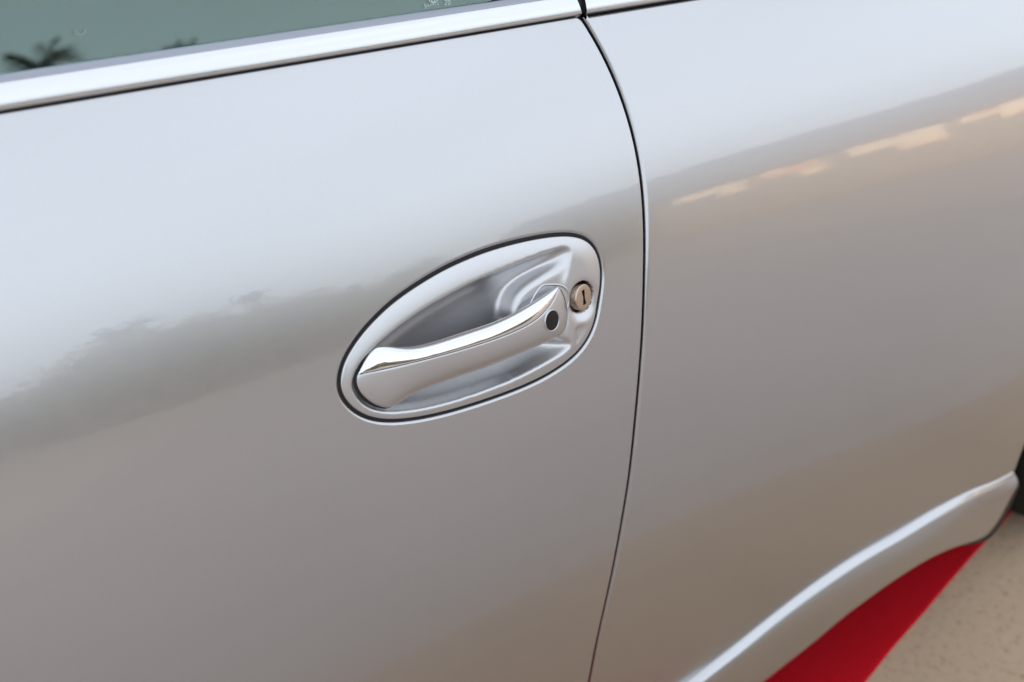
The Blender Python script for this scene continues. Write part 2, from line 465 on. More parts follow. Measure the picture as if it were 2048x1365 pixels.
ref = (r1[0, -3, 1]-float(S(XF, BELT)), r1[0, -3, 2])
_, r3 = upper_strip(XF, xg-.006, door, ref); upper_strip(xg+.004, 1.3, quarter, ref)
TOPY = r3[0, -3, 1]-float(S(XF, BELT)); TOPZ = r3[0, -3, 2]           # offset of the strip's inner edge
GA = radians(13.)
def glass_pt(x, s, off=0.):
    y0 = float(S(x, BELT))+TOPY+.0012
    return (x, y0+sin(GA)*s-off*cos(GA), TOPZ-.001+cos(GA)*s+off*sin(GA))
def pane(name, x0, x1, s0, s1, th, mt, par, off=0.):
    xs = np.linspace(x0, x1, 12); rows = []
    for x in xs:
        rows.append([glass_pt(x, s0, off), glass_pt(x, s1, off), glass_pt(x, s1, off-th), glass_pt(x, s0, off-th)])
    A = np.array(rows); nu = len(xs); Fc = []
    for i in range(nu-1):
        for j in range(4):
            a, b = i*4+j, i*4+(j+1) % 4; Fc.append((a, a+4, b+4, b))
    Fc += [(0, 1, 2, 3), ((nu-1)*4+3, (nu-1)*4+2, (nu-1)*4+1, (nu-1)*4)]
    return obj(name, mesh(name, A.reshape(-1, 3), Fc, False), mt, par)
def plane_x(px, py):
    """x where a photo point meets the glass plane near the belt"""
    D = ray(px, py); n = np.array([0, -cos(GA), sin(GA)]); p0 = np.array(glass_pt(0., 0.))
    t = n.dot(p0-CAM)/n.dot(D); P = CAM+D*t; s = (P[2]-p0[2])/cos(GA); return P[0], s
xp1 = plane_x(939, 5)[0]; xp2 = plane_x(984, 5)[0]; xp3 = plane_x(1001, 5)[0]
win = pane('door_window', XF+.12, xp2, -.006, .36, .0042, M['glass'], car)
pane('window_seal', xp2+.0004, xp3, -.006, .36, .006, M['rubber'], car, .001)
pane('pillar_cover', xp3+.0004, .62, -.006, .36, .006, M['pillar'], car, .0)
pane('pillar_lining', xp1, xp2+.02, -.006, .36, .004, M['pillar'], car, -.008)
rows = [[glass_pt(x, -.004, .0022), glass_pt(x, .0003, .0014), glass_pt(x, .0005, .0), glass_pt(x, -.004, -.001)] for x in np.linspace(XF+.12, .62, 40)]
loft('seal_lip', rows, M['rubber'], car, flip=True)

def glass_mark(name, strokes, wpx, mt):
    V, Fc = [], []
    for st in strokes:
        st = spline(np.array(st, float), 14) if len(st) > 2 else np.array(st, float)
        d = unit(np.gradient(st, axis=0)); nn_ = np.stack([-d[:, 1], d[:, 0]], -1); b0 = len(V)
        for p, n_ in zip(st, nn_):
            for q_ in (p-n_*wpx/2, p+n_*wpx/2):
                x, s_ = plane_x(*q_); V.append(glass_pt(x, s_, .0003))
        Fc += [(b0+2*i, b0+2*i+1, b0+2*i+3, b0+2*i+2) for i in range(len(st)-1)]
    return obj(name, mesh(name, V, Fc, False), mt, win)
glass_mark('maker_ring', [[(866+9.5*cos(a), -3+9.5*sin(a)) for a in np.linspace(0, 2*pi, 25)], [(861, -1), (864, 4), (869, 3), (868, -1), (863, -2)]], 2.0, M['print'])
glass_mark('maker_lettering', [[(850, 8), (848, 12), (852, 13), (850, 17)], [(854, 9), (853, 14)], [(857, 9.5), (856, 13), (859, 12.5)], [(861, 9), (860.5, 12.5)], [(864, 9), (863.5, 12)], [(866, 9.5), (869, 9.5)], [(871, 8.5), (870.5, 11.5)], [(873, 8.5), (876, 9), (875.5, 12)]], 1.5, M['print'])
glass_mark('date_figures', [[(889, 2), (892, 1), (893, 4), (890, 8), (889, 10), (894, 10)], [(897, 1), (900, 3), (899.5, 8), (897, 10), (895.5, 7), (896, 3), (897, 1)]], 1.6, M['print'])
glass_mark('crescent_mark', [[(148, 61), (152, 68), (160, 71), (167, 67), (171, 58)]], 5.0, mat('crescent_tint', (.20, .27, .24), .6))  # small grey-green crescent stroke laid on the pane

# ------------------------------------------------------------------ door handle: oval trim with its bowl, as a relief on the door
HP = .0007
lo = esc.min(0)-.006; hi = esc.max(0)+.006
gx = np.arange(lo[0], hi[0], HP); gz = np.arange(lo[1], hi[1], HP)
GX, GZ = np.meshgrid(gx, gz, indexing='ij')
def mask_of(pix, h=0.):
    L = ccw(spline(ontos(Z1(pix), h), 240, True)); return inside(L, GX, GZ)
def dish(mask, it=2600, pw=.5):
    """smooth dish over a region: solve the Poisson equation, then root it to an ellipsoid-like bowl"""
    u = np.zeros(mask.shape); m = mask.astype(float)
    for _ in range(it):
        u[1:-1, 1:-1] = m[1:-1, 1:-1]*(.25*(u[2:, 1:-1]+u[:-2, 1:-1]+u[1:-1, 2:]+u[1:-1, :-2])+1e-3)
    return (np.maximum(u, 0)/u.max())**pw
def blur(a, s):
    k = int(np.ceil(3*s)); w = np.exp(-.5*(np.arange(-k, k+1)/s)**2); w /= w.sum()
    a = np.apply_along_axis(lambda v: np.convolve(np.pad(v, k, 'edge'), w, 'valid'), 0, a)
    return np.apply_along_axis(lambda v: np.convolve(np.pad(v, k, 'edge'), w, 'valid'), 1, a)
BOWL = [(208,1035),(228,965),(275,890),(350,810),(440,732),(560,640),(680,560),(800,492),(920,428),(1040,372),(1160,322),(1280,272),(1400,226),
        (1490,196),(1550,182),(1578,194),(1580,240),(1568,320),(1548,400),(1560,500),(1575,600),(1565,700),(1570,755),(1592,785),(1560,822),(1500,862),
        (1400,918),(1250,996),(1100,1058),(950,1112),(800,1158),(650,1194),(500,1214),(400,1213),(312,1190),(252,1142),(218,1088)]
PEDESTAL = [(1590,185),(1552,240),(1500,288),(1400,348),(1310,408),(1252,468),(1226,530),(1216,600),(1228,680),(1290,745),(1430,768),(1560,770),(1640,760),(1650,500),(1640,300)]
NOTCH = [(1620,690),(1655,672),(1682,676),(1672,715),(1650,755),(1628,782),(1622,740)]
fld = np.zeros(GX.shape)
ped = blur(mask_of(PEDESTAL, -.002).astype(float), 3.4)
fld -= .0215*dish(mask_of(BOWL), pw=.52)*(1-.80*ped)
fld = blur(fld, 1.7)
fld -= blur(.0016*mask_of(NOTCH).astype(float), 2.2)
LK = onto(*Z1([(1666, 492)])[0], h=.001)
lt = onto(*Z1([(1668, 407)])[0], h=.001); lb = onto(*Z1([(1668, 575)])[0], h=.001)
LR = .5*abs(lt[1]-lb[1])*1.03
ee = np.hypot((GX-LK[0]-.0005)/(LR*1.50), (GZ-LK[1]+.0035)/(LR*1.62))
fld -= .0042*np.exp(-(ee/.80)**4)
# crowned rim and rolled outer edge
ins = inside(esc, GX, GZ); de = dist(esc, GX, GZ)*np.where(ins, 1, -1)
rim = .0024*(1-(1-np.clip(de, 0, .017)/.017)**2) - .0006
def field(x, z, A):
    fx = np.clip((x-gx[0])/HP, 0, len(gx)-1.001); fz = np.clip((z-gz[0])/HP, 0, len(gz)-1.001)
    i = fx.astype(int); j = fz.astype(int); u = fx-i; v = fz-j
    return A[i, j]*(1-u)*(1-v)+A[i+1, j]*u*(1-v)+A[i, j+1]*(1-u)*v+A[i+1, j+1]*u*v
rim_f = rim+fld
def hgt(x, z): return field(np.asarray(x, float), np.asarray(z, float), rim_f)

handle = None
def build_escutcheon():
    er = .0016
    inner = esc-outward(esc)*er
    on = outward(esc)
    st = .0010
    ax, az = np.meshgrid(np.arange(lo[0], hi[0], st), np.arange(lo[1], hi[1], st*.866)); ax = ax+(np.arange(ax.shape[0]) % 2)[:, None]*st*.5
    x, z = ax.ravel(), az.ravel(); ok = inside(inner, x, z); x, z = x[ok], z[ok]
    ok = dist(inner, x, z) > st*.5; x, z = x[ok], z[ok]
    # the hole for the lock barrel
    k = 64; th = np.arange(k)/k*2*pi; ring = np.stack([LK[0]+LR*1.23*np.cos(th), LK[1]+LR*1.23*np.sin(th)], -1)
    ok = np.hypot(x-LK[0], z-LK[1]) > LR*1.23+st*.5; x, z = x[ok], z[ok]
    A = np.vstack([np.stack([x, z], -1), inner, ring]); n0 = len(x); n1 = len(inner)
    E_ = [(n0+i, n0+(i+1) % n1) for i in range(n1)]+[(n0+n1+i, n0+n1+(i+1) % k) for i in range(k)]
    rv, re, rf, ov, oe, of = delaunay_2d_cdt([Vector(p) for p in A], E_, [], 0, 1e-8)
    rp = np.array([(v.x, v.y) for v in rv]); rf = np.array([f for f in rf if len(f) == 3]); c = rp[rf].mean(1)
    rf = rf[inside(inner, c[:, 0], c[:, 1]) & (np.hypot(c[:, 0]-LK[0], c[:, 1]-LK[1]) > LR*1.225)]
    a2 = rp[rf[:, 1]]-rp[rf[:, 0]]; b2 = rp[rf[:, 2]]-rp[rf[:, 0]]; fl = a2[:, 0]*b2[:, 1]-a2[:, 1]*b2[:, 0]
    rf[fl < 0] = rf[fl < 0][:, ::-1]
    back = {}
    for i, o in enumerate(ov):
        for q_ in o: back[q_] = i
    P, N = surf(rp[:, 0], rp[:, 1], hgt(rp[:, 0], rp[:, 1]))
    V = [P]; Fc = [tuple(f) for f in rf]; nb = len(P)
    p, n = surf(inner[:, 0], inner[:, 1], hgt(inner[:, 0], inner[:, 1])); p2, _ = surf(inner[:, 0]+on[:, 0]*1e-4, inner[:, 1]+on[:, 1]*1e-4)
    p1, _ = surf(inner[:, 0], inner[:, 1]); T = unit(p2-p1)
    prev = [back[n0+i] for i in range(n1)]
    for t, h in [(er*sin(a), -er*(1-cos(a))) for a in np.linspace(0, pi/2, 6)[1:]]+[(er, -.010)]:
        V.append(p+T*t+n*h); cur = list(range(nb, nb+n1)); nb += n1
        for i in range(n1):
            j = (i+1) % n1; Fc.append((prev[i], cur[i], cur[j], prev[j]))
        prev = cur
    # wall of the lock hole
    p, n = surf(ring[:, 0], ring[:, 1], hgt(ring[:, 0], ring[:, 1])); prev = [back[n0+n1+i] for i in range(k)]
    V.append(p-n*.012); cur = list(range(nb, nb+k)); nb += k
    for i in range(k):
        j = (i+1) % k; Fc.append((prev[i], prev[j], cur[j], cur[i]))
    o = obj('door_handle', mesh('door_handle', np.vstack(V), Fc, True), M['paint_trim'], car)
    o['label'] = 'oval recessed silver door handle with chrome topped grip'
    return o
handle = build_escutcheon()

# black gasket in the gap round the oval
rows = []
on = outward(esc)
for t, h in ((-.0008, -.0026), (.0012, -.0020), (.0034, -.0026)):
    L = esc+on*t; rows.append(surf(L[:, 0], L[:, 1], np.full(len(L), h))[0])
loft('gasket', np.array(rows), M['rubber'], handle, closed_v=True, flip=False)

# lock barrel with a key slot
def lock():
    P0, N0 = surf(LK[0], LK[1]); N0 = unit(N0*cos(.30)+np.array([1., 0, 0])*sin(.30)); ex = unit(np.array([1, 0, 0])-N0*N0[0]); ez = np.cross(ex, N0)*-1
    if ez[2] < 0: ez = -ez
    k = 72; th = np.arange(k)/k*2*pi
    slot = [(-.14, .52), (.12, .56), (.10, .30), (.07, .0), (.10, -.30), (.15, -.52), (-.15, -.56), (-.12, -.30), (-.07, .0), (-.11, .30)]
    slot = np.array(slot)[::-1]*np.array([1.45, 1.05])
    ring = np.stack([np.cos(th), np.sin(th)], -1)*.93
    A = np.vstack([ring, slot]); E_ = [(i, (i+1) % k) for i in range(k)]+[(k+i, k+(i+1) % len(slot)) for i in range(len(slot))]
    rv, re, rf, ov, oe, of = delaunay_2d_cdt([Vector(p) for p in A], E_, [], 0, 1e-7)
    rp = np.array([(v.x, v.y) for v in rv]); T = []
    for f in rf:
        c = rp[list(f)].mean(0)
        if not inside(slot, c[:1], c[1:])[0]:
            a, b = rp[f[1]]-rp[f[0]], rp[f[2]]-rp[f[0]]; T.append(tuple(f) if a[0]*b[1]-a[1]*b[0] > 0 else tuple(f)[::-1])
    top = .0024
    V = [P0+ex*p[0]*LR+ez*p[1]*LR+N0*top for p in rp]; nb = len(V); Fc = list(T)
    back = {}
    for i, o in enumerate(ov):
        for q_ in o: back[q_] = i
    prev = [back[i] for i in range(k)]
    for r_, h in ((.965, -.0001), (.99, -.0004), (1., -.0010), (1., -.013)):
        V += [P0+ex*cos(a)*r_*LR+ez*sin(a)*r_*LR+N0*(top+h) for a in th]; cur = list(range(nb, nb+k)); nb += k
        Fc += [(prev[i], cur[i], cur[(i+1) % k], prev[(i+1) % k]) for i in range(k)]; prev = cur
    prev = [back[k+i] for i in range(len(slot))]; V += [V[i]-N0*.006 for i in prev]; cur = list(range(nb, nb+len(slot))); m = len(slot)
    Fc += [(prev[i], prev[(i+1) % m], cur[(i+1) % m], cur[i]) for i in range(m)]
    me = mesh('key_lock', V, Fc, True); me.shade_flat() if False else None
    o = obj('key_lock', me, M['nickel'], handle)
    md = o.modifiers.new('edges', 'EDGE_SPLIT'); md.split_angle = radians(35)
    V = [P0+ex*p[0]*LR*1.05+ez*p[1]*LR*1.05+N0*(top-.0018) for p in slot]
    obj('key_slot', mesh('key_slot', V, [tuple(range(m))], False), M['black'], handle)
    # dark sleeve round the barrel
    rows = []
    for r_, h in ((.99, -.0060), (1.29, -.0058)): rows.append([P0+ex*cos(a)*r_*LR+ez*sin(a)*r_*LR+N0*h for a in th])
    loft('lock_sleeve', np.array(rows), M['black'], handle, closed_v=True)
lock()

# grip: three matching lines along it (upper edge, split between chrome and paint, lower edge) with their heights above the door
ST = [((240,985),(240,985),(240,985), 1,1,1), ((262,935),(262,978),(233,1030), 1,2.2,1), ((295,875),(300,972),(250,1085), 1.,3.6,1), ((335,826),(345,963),(295,1138), 1,5,1),
      ((375,808),(400,951),(360,1178), 2,6.5,1), ((440,805),(460,938),(430,1196), 3,8,1), ((520,812),(530,922),(492,1168), 4,9.5,1), ((600,808),(610,903),(580,1114), 5,11,2),
      ((700,785),(710,878),(690,1068), 6,12.3,3), ((800,755),(810,851),(800,1028), 7,13.3,4), ((900,722),(910,823),(910,990), 7.5,14,4.5), ((1000,690),(1010,792),(1020,953), 8,14.4,5),
      ((1100,655),(1110,759),(1130,913), 8,14.4,5), ((1200,613),(1210,721),(1240,866), 8,14,5), ((1300,560),(1310,675),(1350,818), 7.5,13.2,5), ((1380,512),(1390,622),(1440,777), 7,12,4.5),
      ((1440,473),(1445,565),(1510,742), 6.2,10.4,4), ((1485,443),(1487,503),(1556,700), 5.4,8,3), ((1503,432),(1505,462),(1571,595), 5,6.3,2.5), ((1512,427),(1513,438),(1550,490), 4.6,5,3), ((1515,430),(1515,430),(1517,432), 4.5,4.5,4.5)]
def grip():
    T, Sx, B = [], [], []
    for t, s, b, ht, hs, hb in ST:
        for lst, p, h in ((T, t, ht), (Sx, s, hs), (B, b, hb)):
            q_ = onto(*Z1([p])[0], h=h*1e-3); lst.append(surf(q_[0], q_[1], h*1e-3)[0])
    n = 140
    def dens(L):
        L = np.array(L); m = len(L); Q = np.vstack([2*L[0]-L[1], L, 2*L[-1]-L[-2]]); out = []
        for u in np.linspace(0, m-1-1e-6, n):
            i = int(u); t = u-i; p0, p1, p2, p3 = Q[i:i+4]
            out.append(.5*((2*p1)+(p2-p0)*t+(2*p0-5*p1+4*p2-p3)*t*t+(3*p1-p0-3*p2+p3)*t**3))
        return smooth_loop(np.array(out), 14, False)
    T, Sx, B = dens(T), dens(Sx), dens(B)
    ax = unit(Sx[-25]-Sx[25]); _, N = surf(0., .78); N = unit(N-ax*N.dot(ax)); ez = np.cross(ax, N)
    if ez[2] < 0: ez = -ez
    def curve(a, b, ka, kn, m, groove):
        w = b-a; ea = w.dot(ez); en = w.dot(N); rest = w-ez*ea-N*en
        c = a+ez*ea*ka+N*en*kn+rest*.5; L = np.linalg.norm(w)
        pts = [(1-t)**2*a+2*t*(1-t)*c+t*t*b for t in np.linspace(0, 1, m)]
        if kn == 0:      # chrome cap: flatter near the split line
            c1 = a+ez*ea*.45-N*en*.035+rest*.33; c2 = a+ez*ea*.88+N*en*.22+rest*.67
            pts = [(1-t)**3*a+3*t*(1-t)**2*c1+3*t*t*(1-t)*c2+t**3*b for t in np.linspace(0, 1, m)]
        g = min(.0006, L*.12)
        if groove:      # roll the edge in at the split line
            d = unit(pts[1]-pts[0]); q0 = a+d*g*.25-N*g*1.6; q1 = a+d*g*.45-N*g*.35; q2 = a+d*g*.9-N*g*.06
            return [q0, q1, q2]+pts[1:], c
        return pts, c
    ch, pa = [], []
    for i in range(n):
        k1 = min(1., np.linalg.norm(T[i]-Sx[i])/.010)
        up, _ = curve(Sx[i], T[i], .84, .0, 15, True)
        up += [T[i]-N*.0012*k1+ez*.0002*k1, T[i]-N*.0030*k1-ez*.0012*k1, T[i]-N*.007*k1-ez*.006*k1]
        dn, _ = curve(Sx[i], B[i], .62, .02, 19, True)
        k2 = min(1., np.linalg.norm(B[i]-Sx[i])/.016)
        dn += [B[i]-N*.0015*k2+ez*.0001, B[i]-N*.004*k2+ez*.002*k2, B[i]-N*.007*k2+ez*.006*k2]
        ch.append(up); pa.append(dn)
    g = loft('grip', np.array(pa), M['paint_trim'], handle, flip=False)
    c = loft('chrome_strip', np.array(ch), M['chrome'], handle, flip=True)
    # dark filler in the split line and solid back of the grip
    core = []
    for i in range(n):
        k1 = min(1., np.linalg.norm(B[i]-T[i])/.03)
        core.append([Sx[i]-N*.0016*k1+ez*.0016*k1, Sx[i]-N*.0016*k1-ez*.0016*k1, .5*(Sx[i]+B[i])-N*.006*k1, .5*(T[i]+B[i])-N*.010*k1, .5*(T[i]+Sx[i])-N*.006*k1])
    loft('grip_core', np.array(core), M['paint_trim'], handle, closed_v=True, flip=True)
    loft('split_seam', np.array([[Sx[i]-N*.0006+ez*.0013, Sx[i]-N*.0004, Sx[i]-N*.0006-ez*.0013] for i in range(4, n-4)]), M['black'], handle, flip=True)
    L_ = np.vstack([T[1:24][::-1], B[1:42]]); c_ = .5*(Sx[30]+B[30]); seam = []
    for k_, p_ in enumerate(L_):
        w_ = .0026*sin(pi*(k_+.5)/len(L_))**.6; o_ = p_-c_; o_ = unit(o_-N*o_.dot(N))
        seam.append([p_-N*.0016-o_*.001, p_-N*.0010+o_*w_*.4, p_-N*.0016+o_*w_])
    loft('grip_gap_shade', np.array(seam), M['rubber'], handle)  # black strip added as the shadow in the gap round the grip's left end
    i0_ = int(.80*n)
    loft('end_seam', np.array([[B[i]-N*.0010+ax*.0011, B[i]-N*.0006+ax*.0002, B[i]-N*.0014-ax*.0006] for i in range(i0_, n-2)]), M['black'], handle)
    return np.array(pa), np.array(ch), N, ez
PA, CH, GN, GEZ = grip()

# round black sensor lens on the grip's end
def sensor():
    tgt = np.array(Z1([(1468, 640)])[0]); pr = project(PA[:, 3:20]); d = np.linalg.norm(pr-tgt, axis=-1)
    i, j = np.unravel_index(np.argmin(d), d.shape); j += 3
    i = min(max(i, 2), len(PA)-3)
    P = PA[i, j]; tu = unit(PA[i+2, j]-PA[i-2, j]); tv = unit(PA[i, j+1]-PA[i, j-1]); n = unit(np.cross(tu, tv))
    if n.dot(GN) < 0: n = -n
    ex = tu; ey = np.cross(n, ex)
    if ey[2] < 0: ey = -ey
    # half height in metres from the photo
    dd = np.dot(P-CAM, F); r = 65/3.175*dd/FPX*1.06
    k = 56; th = np.arange(k)/k*2*pi
    def ring(s, h): return [P+(ex*cos(a)*.92+ey*sin(a))*r*s+n*h for a in th]
    o = loft('sensor_bezel', np.array([ring(1.10, -.0010), ring(1.07, .0006), ring(1.00, .0007), ring(.96, .0001), ring(.96, -.002)]), M['paint_trim'], handle, closed_v=True)
    rings = [ring(.98, .0001), ring(.80, .0003), ring(.5, .0004), ring(.2, .0005)]
    A = np.array(rings); V = A.reshape(-1, 3); Fc = []
    for a in range(3):
        for b in range(k): Fc.append((a*k+b, a*k+(b+1) % k, (a+1)*k+(b+1) % k, (a+1)*k+b))
    Fc.append(tuple(3*k+b for b in range(k)))
    obj('sensor_button', mesh('sensor_button', V, Fc, True), M['lens'], handle)
sensor()

# bevelled foot plate behind the grip's end, with its screw
def foot_plate():
    PL = [(1335,535),(1342,500),(1360,465),(1398,415),(1440,406),(1512,409),(1545,440),(1560,500),(1540,560),(1440,560)]
    L = ccw(spline(ontos(Z1(PL), -.004), 120, True)); L = ccw(smooth_loop(L, 4)); on_ = outward(L); rows = []
    c = L.mean(0)
    for t, dh in ((.0010, -.0012), (.0002, .0006), (-.0004, .0009), (-.0010, .0006), (-.0016, -.0006), (-.004, -.0022)):
        Q = L+on_*t; rows.append(surf(Q[:, 0], Q[:, 1], blurh(Q)+dh)[0])
    A = np.array(rows); V = list(A.reshape(-1, 3)); m = len(L); Fc = []
    for a in range(len(A)-1):
        for b in range(m): Fc.append((a*m+b, a*m+(b+1) % m, (a+1)*m+(b+1) % m, (a+1)*m+b))
    hq = blurh(c[None])-.0026; V.append(surf(c[0], c[1], hq[0])[0]); n0 = (len(A)-1)*m
    Fc += [(n0+b, n0+(b+1) % m, len(V)-1) for b in range(m)]
    p = obj('foot_plate', mesh('foot_plate', V, Fc, True), M['bowl'], handle)
    s = onto(*Z1([(1425, 478)])[0], h=-.006); hs = float(blurh(s[None])[0])-.0020; P, N = surf(s[0], s[1], hs)
    ex = unit(np.array([1, 0, 0.])-N*N[0]); ey = np.cross(N, ex); th = np.arange(40)/40*2*pi
    rows = [[P+(ex*cos(a)+ey*sin(a))*r+N*h for a in th] for r, h in ((.0052, -.001), (.0048, .0010), (.0040, .0013), (.0032, .0004), (.0026, .0003), (.0022, .0012), (.0012, .0014), (.0002, .0014))]
    loft('screw', np.array(rows), M['alu'], handle, closed_v=True, flip=False)
def blurh(Q): return hgt(Q[:, 0], Q[:, 1])
foot_plate()

# ------------------------------------------------------------------ wheel, arch liner, hidden rest of the shell
YT = -.055                                           # outer face of the tyre
def ring_lathe(name, prof, c, mt, par, k=96):
    rows = [[(c[0]+r*cos(a), c[1]+y, c[2]+r*sin(a)) for a in np.arange(k)/k*2*pi] for r, y in prof]
    return loft(name, np.array(rows), mt, par, closed_v=True, flip=True)
wheel = empty('rear_wheel', (0, 0, 0)); wheel.parent = car
WR = .325; wc = (AX, YT, WR+.006)
tw = .27
tyre = ring_lathe('tyre', [(.235, .020), (.245, .006), (.262, .0), (.285, .002), (.302, .010), (.313, .020), (.320, .032), (.3245, .05), (.325, .07), (.325, tw-.06), (.318, tw-.03), (.30, tw-.01), (.27, tw), (.235, tw-.02)], wc, M['tyre'], wheel)
rim_o = ring_lathe('rim', [(.236, .018), (.240, .012), (.232, .010), (.226, .020), (.215, .06), (.20, .12), (.05, .12), (.045, .05), (.001, .048)], wc, M['rim'], wheel)
for i in range(5):
    a = 2*pi*i/5+.3; bm = bmesh.new(); d = Vector((cos(a), 0, sin(a))); s = Vector((-sin(a), 0, cos(a))); c = Vector(wc)
    ring_ = []
    for r_, w_, y_ in ((.03, .026, .045), (.12, .020, .038), (.224, .030, .022)):
        for sw, dy in ((-1, 0.), (-.7, -.008), (.7, -.008), (1, 0.), (1, .03), (-1, .03)):
            ring_.append(c+d*r_+s*w_*sw+Vector((0, y_+dy, 0)))
    Fc = [(k_*6+j, k_*6+(j+1) % 6, k_*6+6+(j+1) % 6, k_*6+6+j) for k_ in range(2) for j in range(6)]
    obj('spoke', mesh('spoke', ring_, Fc, True), M['rim'], wheel)
# liner of the wheel arch: inside the opening, its front lip hangs below the skirt
rows = []
for a in np.linspace(radians(207), radians(-20), 60):
    rr_ = AR-.012; x, z = AX+rr_*cos(a), AZ+rr_*sin(a)
    rows.append([(x, float(S(x, max(z, .1)))+y, z) for y in (.004, .02, .12, .45)])
loft('arch_liner', np.array(rows), M['black'], car, flip=True)
rows = []
pxb = project(sk_b); i0 = int(np.argmin(np.where(pxb[:, 0] > 1800, abs(pxb[:, 0]-1925), 9e9)))
for k_, p in enumerate(sk_b[i0:]):
    t = k_/max(1, len(sk_b[i0:])-1); w_ = .024*min(1., .10+t*2.2)*min(1., 1.3-.55*t)
    d_ = unit(np.array([.35+.65*t, 0, -.85+.70*t]))
    rows.append([p+np.array([-.004, .003, .002]), p+d_*w_*.9+np.array([0, .001, 0]), p+d_*w_+np.array([0, .004, 0]), p+d_*w_*.9+np.array([0, .05, .01])])
loft('liner_lip', np.array(rows), M['rubber'], car, flip=False)
# floor, far side and roof close the shell so that the cabin is dark and the body shades the ground
def shell():
    V, Fc = [], []
    sec = [(.035, .14), (.03, .30), (.06, .60), (.09, .93), (.115, .955)]
    ring_ = [(y, z) for y, z in sec]+[(1.62, .955), (1.70, .6), (1.70, .16), (1.0, .13)]
    xs = [-1.6, -1.0, 0., .80]
    rows = [[(x, y, z) for y, z in ring_] for x in xs]
    return rows
rows = np.array(shell())
tub = loft('body_tub', rows, M['interior'], car, closed_v=True, flip=True, smooth=False)
me = box_mesh('floor_pan', (-1.9, .10, .135), (2.2, 1.62, .18)); obj('floor_pan', me, M['interior'], car)
me = box_mesh('far_side', (-2.6, 1.62, .07), (2.9, 1.72, .95)); obj('far_side', me, M['paint'], car)
rows = []
for x, zt, w in ((-.95, 1.00, .66), (-.6, 1.17, .58), (-.2, 1.275, .53), (.25, 1.285, .52), (.8, 1.19, .53), (1.5, .99, .58)):
    c = .82; rows.append([(x, c-w*cos(a), zt-.10*(1-sin(a))) for a in np.linspace(0, pi, 15)])
roof = loft('roof', np.array(rows), M['paint'], car, flip=False)
roof.modifiers.new('thickness', 'SOLIDIFY').thickness = .02
me = box_mesh('cabin_lining', (-1.0, .95, .94), (1.2, .99, 1.22)); obj('cabin_lining', me, M['interior'], car)

# ------------------------------------------------------------------ surroundings that the paint mirrors
def leaf_mat():
    m = mat('foliage', (.05, .07, .03), .6, spec=.3)
    n = noise(m, .9, 2.); link(m, ramp(m, n.outputs['Fac'], [(.3, (.100, .110, .085)), (.7, (.135, .138, .105))]).outputs['Color'], 'Base Color')
    return m
M['leaf'] = leaf_mat(); M['bark'] = mat('bark', (.08, .06, .045), .9)
def trunk_mesh(name, h, r0, r1, bend=.2):
    rows = []
    for i in range(8):
        t = i/7; r_ = r0+(r1-r0)*t
        rows.append([(r_*cos(a)+bend*t*t, r_*sin(a), h*t) for a in np.arange(8)/8*2*pi])
    A = np.array(rows); Fc = [(i*8+j, i*8+(j+1) % 8, i*8+8+(j+1) % 8, i*8+8+j) for i in range(7) for j in range(8)]
    return mesh(name, A.reshape(-1, 3), Fc, True)
def crown_mesh(name, h0, h1, w, nclump, seed):
    g = np.random.default_rng(seed); V, Fc = [], []
    for _ in range(nclump):
        u = g.normal(size=3); u /= np.linalg.norm(u); rad = g.uniform(.45, 1.)
        c = np.array([u[0]*w*rad, u[1]*w*rad, (h0+h1)/2+u[2]*(h1-h0)/2*rad])
        for _ in range(16):
            p = c+g.normal(size=3)*.34; a = g.normal(size=3); a /= np.linalg.norm(a); b = np.cross(a, g.normal(size=3)); b /= np.linalg.norm(b)
            s = g.uniform(.10, .24); k_ = len(V)
            V += [p-a*s, p+b*s*.5, p+a*s, p-b*s*.5]; Fc.append((k_, k_+1, k_+2, k_+3))
    return mesh(name, V, Fc, False)
protos = [(trunk_mesh('trunk', 3.4, .20, .10), crown_mesh('crown', -.4, 6.6, 2.7, 380, 1)),
          (trunk_mesh('trunk', 3.0, .16, .08, -.2), crown_mesh('crown', -.4, 5.9, 3.1, 380, 2)),
          (trunk_mesh('trunk', 3.8, .22, .10, .3), crown_mesh('crown', -.3, 7.4, 2.6, 380, 3))]
for tr, cr in protos: tr.materials.append(M['bark']); cr.materials.append(M['leaf'])
ti = 0
for az in np.arange(-55, -142, -4.6):
    dd = 36+rng.uniform(-9, 9); a = radians(az+rng.uniform(-.8, .8)); k = ti % 3; s = rng.uniform(.82, 1.0)+.36*math.exp(-((az+82.3)/4)**2)+.28*math.exp(-((az+74.5)/3)**2); s *= (dd+4)/40
    root = empty('tree', (CAM[0]+dd*cos(a), CAM[1]+dd*sin(a), 0.)); root.scale = (s, s, s); root.rotation_euler.z = rng.uniform(0, 6)
    tag(root, 'green tree of the distant row that the silver paint mirrors', 'tree', 'trees mirrored in the paint')
    for nm, me in zip(('trunk', 'crown'), protos[k]):
        o = bpy.data.objects.new(nm, me); COL.objects.link(o); o.parent = root
    ti += 1
for az, s in ((-29, 1.30), (-34.5, 1.42), (-38, 1.33), (-45, 1.45), (-49, 1.36), (-53.5, 1.30)):      # behind the house
    a = radians(az); dd = 56.; root = empty('tree', (CAM[0]+dd*cos(a), CAM[1]+dd*sin(a), 0.)); root.scale = (s*1.2, s*1.2, s); root.rotation_euler.z = az
    tag(root, 'green tree rising behind the long house that the paint mirrors', 'tree', 'trees mirrored behind the house')
    for nm, me in zip(('trunk', 'crown'), protos[int(-az) % 3]):
        o = bpy.data.objects.new(nm, me); COL.objects.link(o); o.parent = root
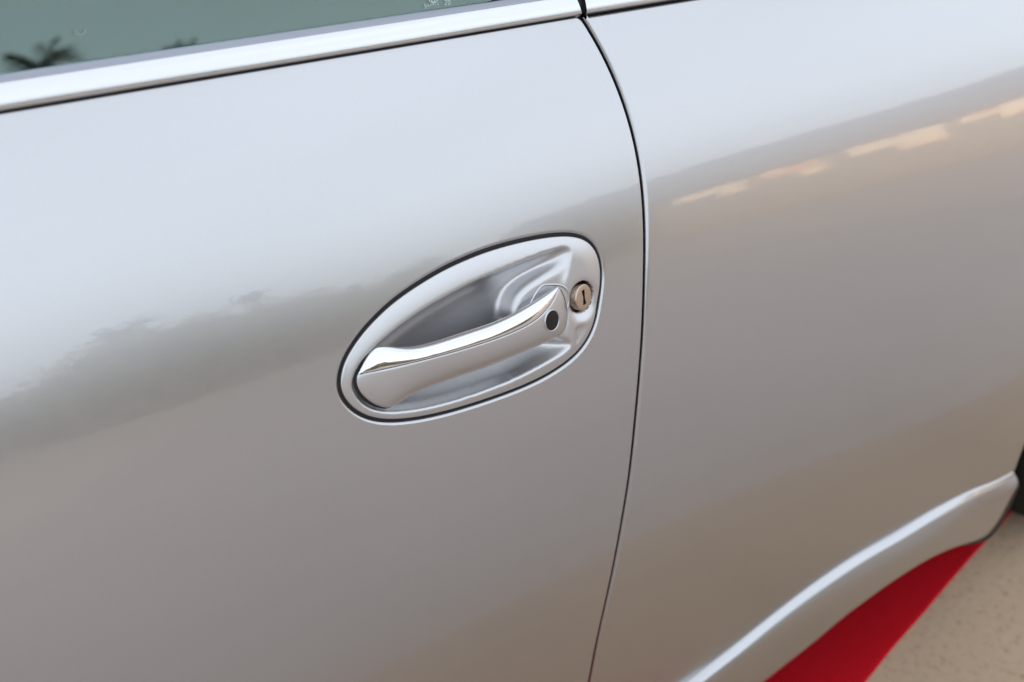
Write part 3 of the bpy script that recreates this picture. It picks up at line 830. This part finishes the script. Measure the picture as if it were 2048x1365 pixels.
# two palms rising above the row
def palm(az, dd, h, fl, label):
    a = radians(az); root = empty('palm_tree', (CAM[0]+dd*cos(a), CAM[1]+dd*sin(a), 0.)); tag(root, label, 'palm tree', 'palms mirrored in the window')
    obj('trunk', trunk_mesh('trunk', h, .22, .16, .3), M['bark'], root)
    V, Fc = [], []; g = np.random.default_rng(int(h*10))
    for f_ in range(44):
        b = g.uniform(0, 2*pi); el = g.uniform(-1.2, 1.4); L = fl*g.uniform(.7, 1.15); d = np.array([cos(b), sin(b), 0]); s = np.array([-sin(b), cos(b), 0]); prev = None
        for i in range(15):
            t = i/14; p = np.array([.3, 0, h])+d*L*t*cos(el*.6)+np.array([0, 0, L*(sin(el)*t-.55*t*t)])
            for sg in (-1, 1):
                ln = .24*fl*sin(pi*(.12+.88*t))+.03; q_ = p+s*sg*ln+d*.22*ln+np.array([0, 0, -.35*ln]); k_ = len(V)
                V += [p, p+d*.10, q_]; Fc.append((k_, k_+1, k_+2))
    obj('crown', mesh('crown', V, Fc, False), M['leaf'], root)
palm(-82.3, 30., 7.4, 1.25, 'taller palm tree mirrored in the corner of the window')
palm(-74.5, 30., 6.95, .8, 'single small palm crown mirrored mid window')

def house():
    """long low house with a grey roof, its front lit by the evening sun"""
    mw = mat('cream_render', (.72, .55, .38), .9); n = noise(mw, .35, 2.); link(mw, ramp(mw, n.outputs['Fac'], [(.45, (.78, .70, .58)), (.60, (.66, .36, .20))]).outputs['Color'], 'Base Color')
    mr = mat('grey_roof_tiles', (.105, .13, .175), .7); mp = mat('grey_timber', (.20, .20, .20), .8)
    a = radians(-42.); D_ = 44.; c = np.array([CAM[0]+D_*cos(a), CAM[1]+D_*sin(a)]); root = empty('long_house', (c[0], c[1], 0.)); root.rotation_euler.z = a-pi/2
    tag(root, 'long low house with grey roof mirrored in the rear panel', 'house')
    Wd = 15.; e0 = 5.2; e1 = 8.9
    obj('wall', box_mesh('wall', (-Wd, 0, 0), (Wd, 6, e0+.2)), mp, root)
    V = [(-Wd-.8, -1.3, e0), (Wd+.8, -1.3, e0), (Wd-2, 3, e1), (-Wd+2, 3, e1), (-Wd-.8, 7.3, e0), (Wd+.8, 7.3, e0)]
    obj('roof', mesh('roof', V, [(0, 1, 2, 3), (3, 2, 5, 4), (0, 3, 4), (1, 5, 2), (0, 4, 5, 1)], False), mr, root)
    for x0, x1, z0, z1 in ((-14, -10.6, 3.9, 5.0), (-9.8, -8.0, 4.1, 5.05), (-7.0, -4.4, 3.5, 5.1), (-4.35, -2.8, 4.2, 5.05), (-2.2, -.7, 3.1, 5.05), (-.65, .6, 4.0, 5.1), (1.3, 2.0, 3.3, 5.0), (2.0, 2.9, 4.1, 5.05), (3.3, 4.1, 3.6, 5.0), (4.1, 5.4, 4.2, 5.0), (7.2, 8.4, 4.3, 5.0), (8.5, 10.6, 3.8, 5.05), (11.4, 13.8, 4., 5.)):
        obj('wall_panel', box_mesh('wall_panel', (x0, -.12, z0), (x1, -.02, z1)), mw, root)
house()
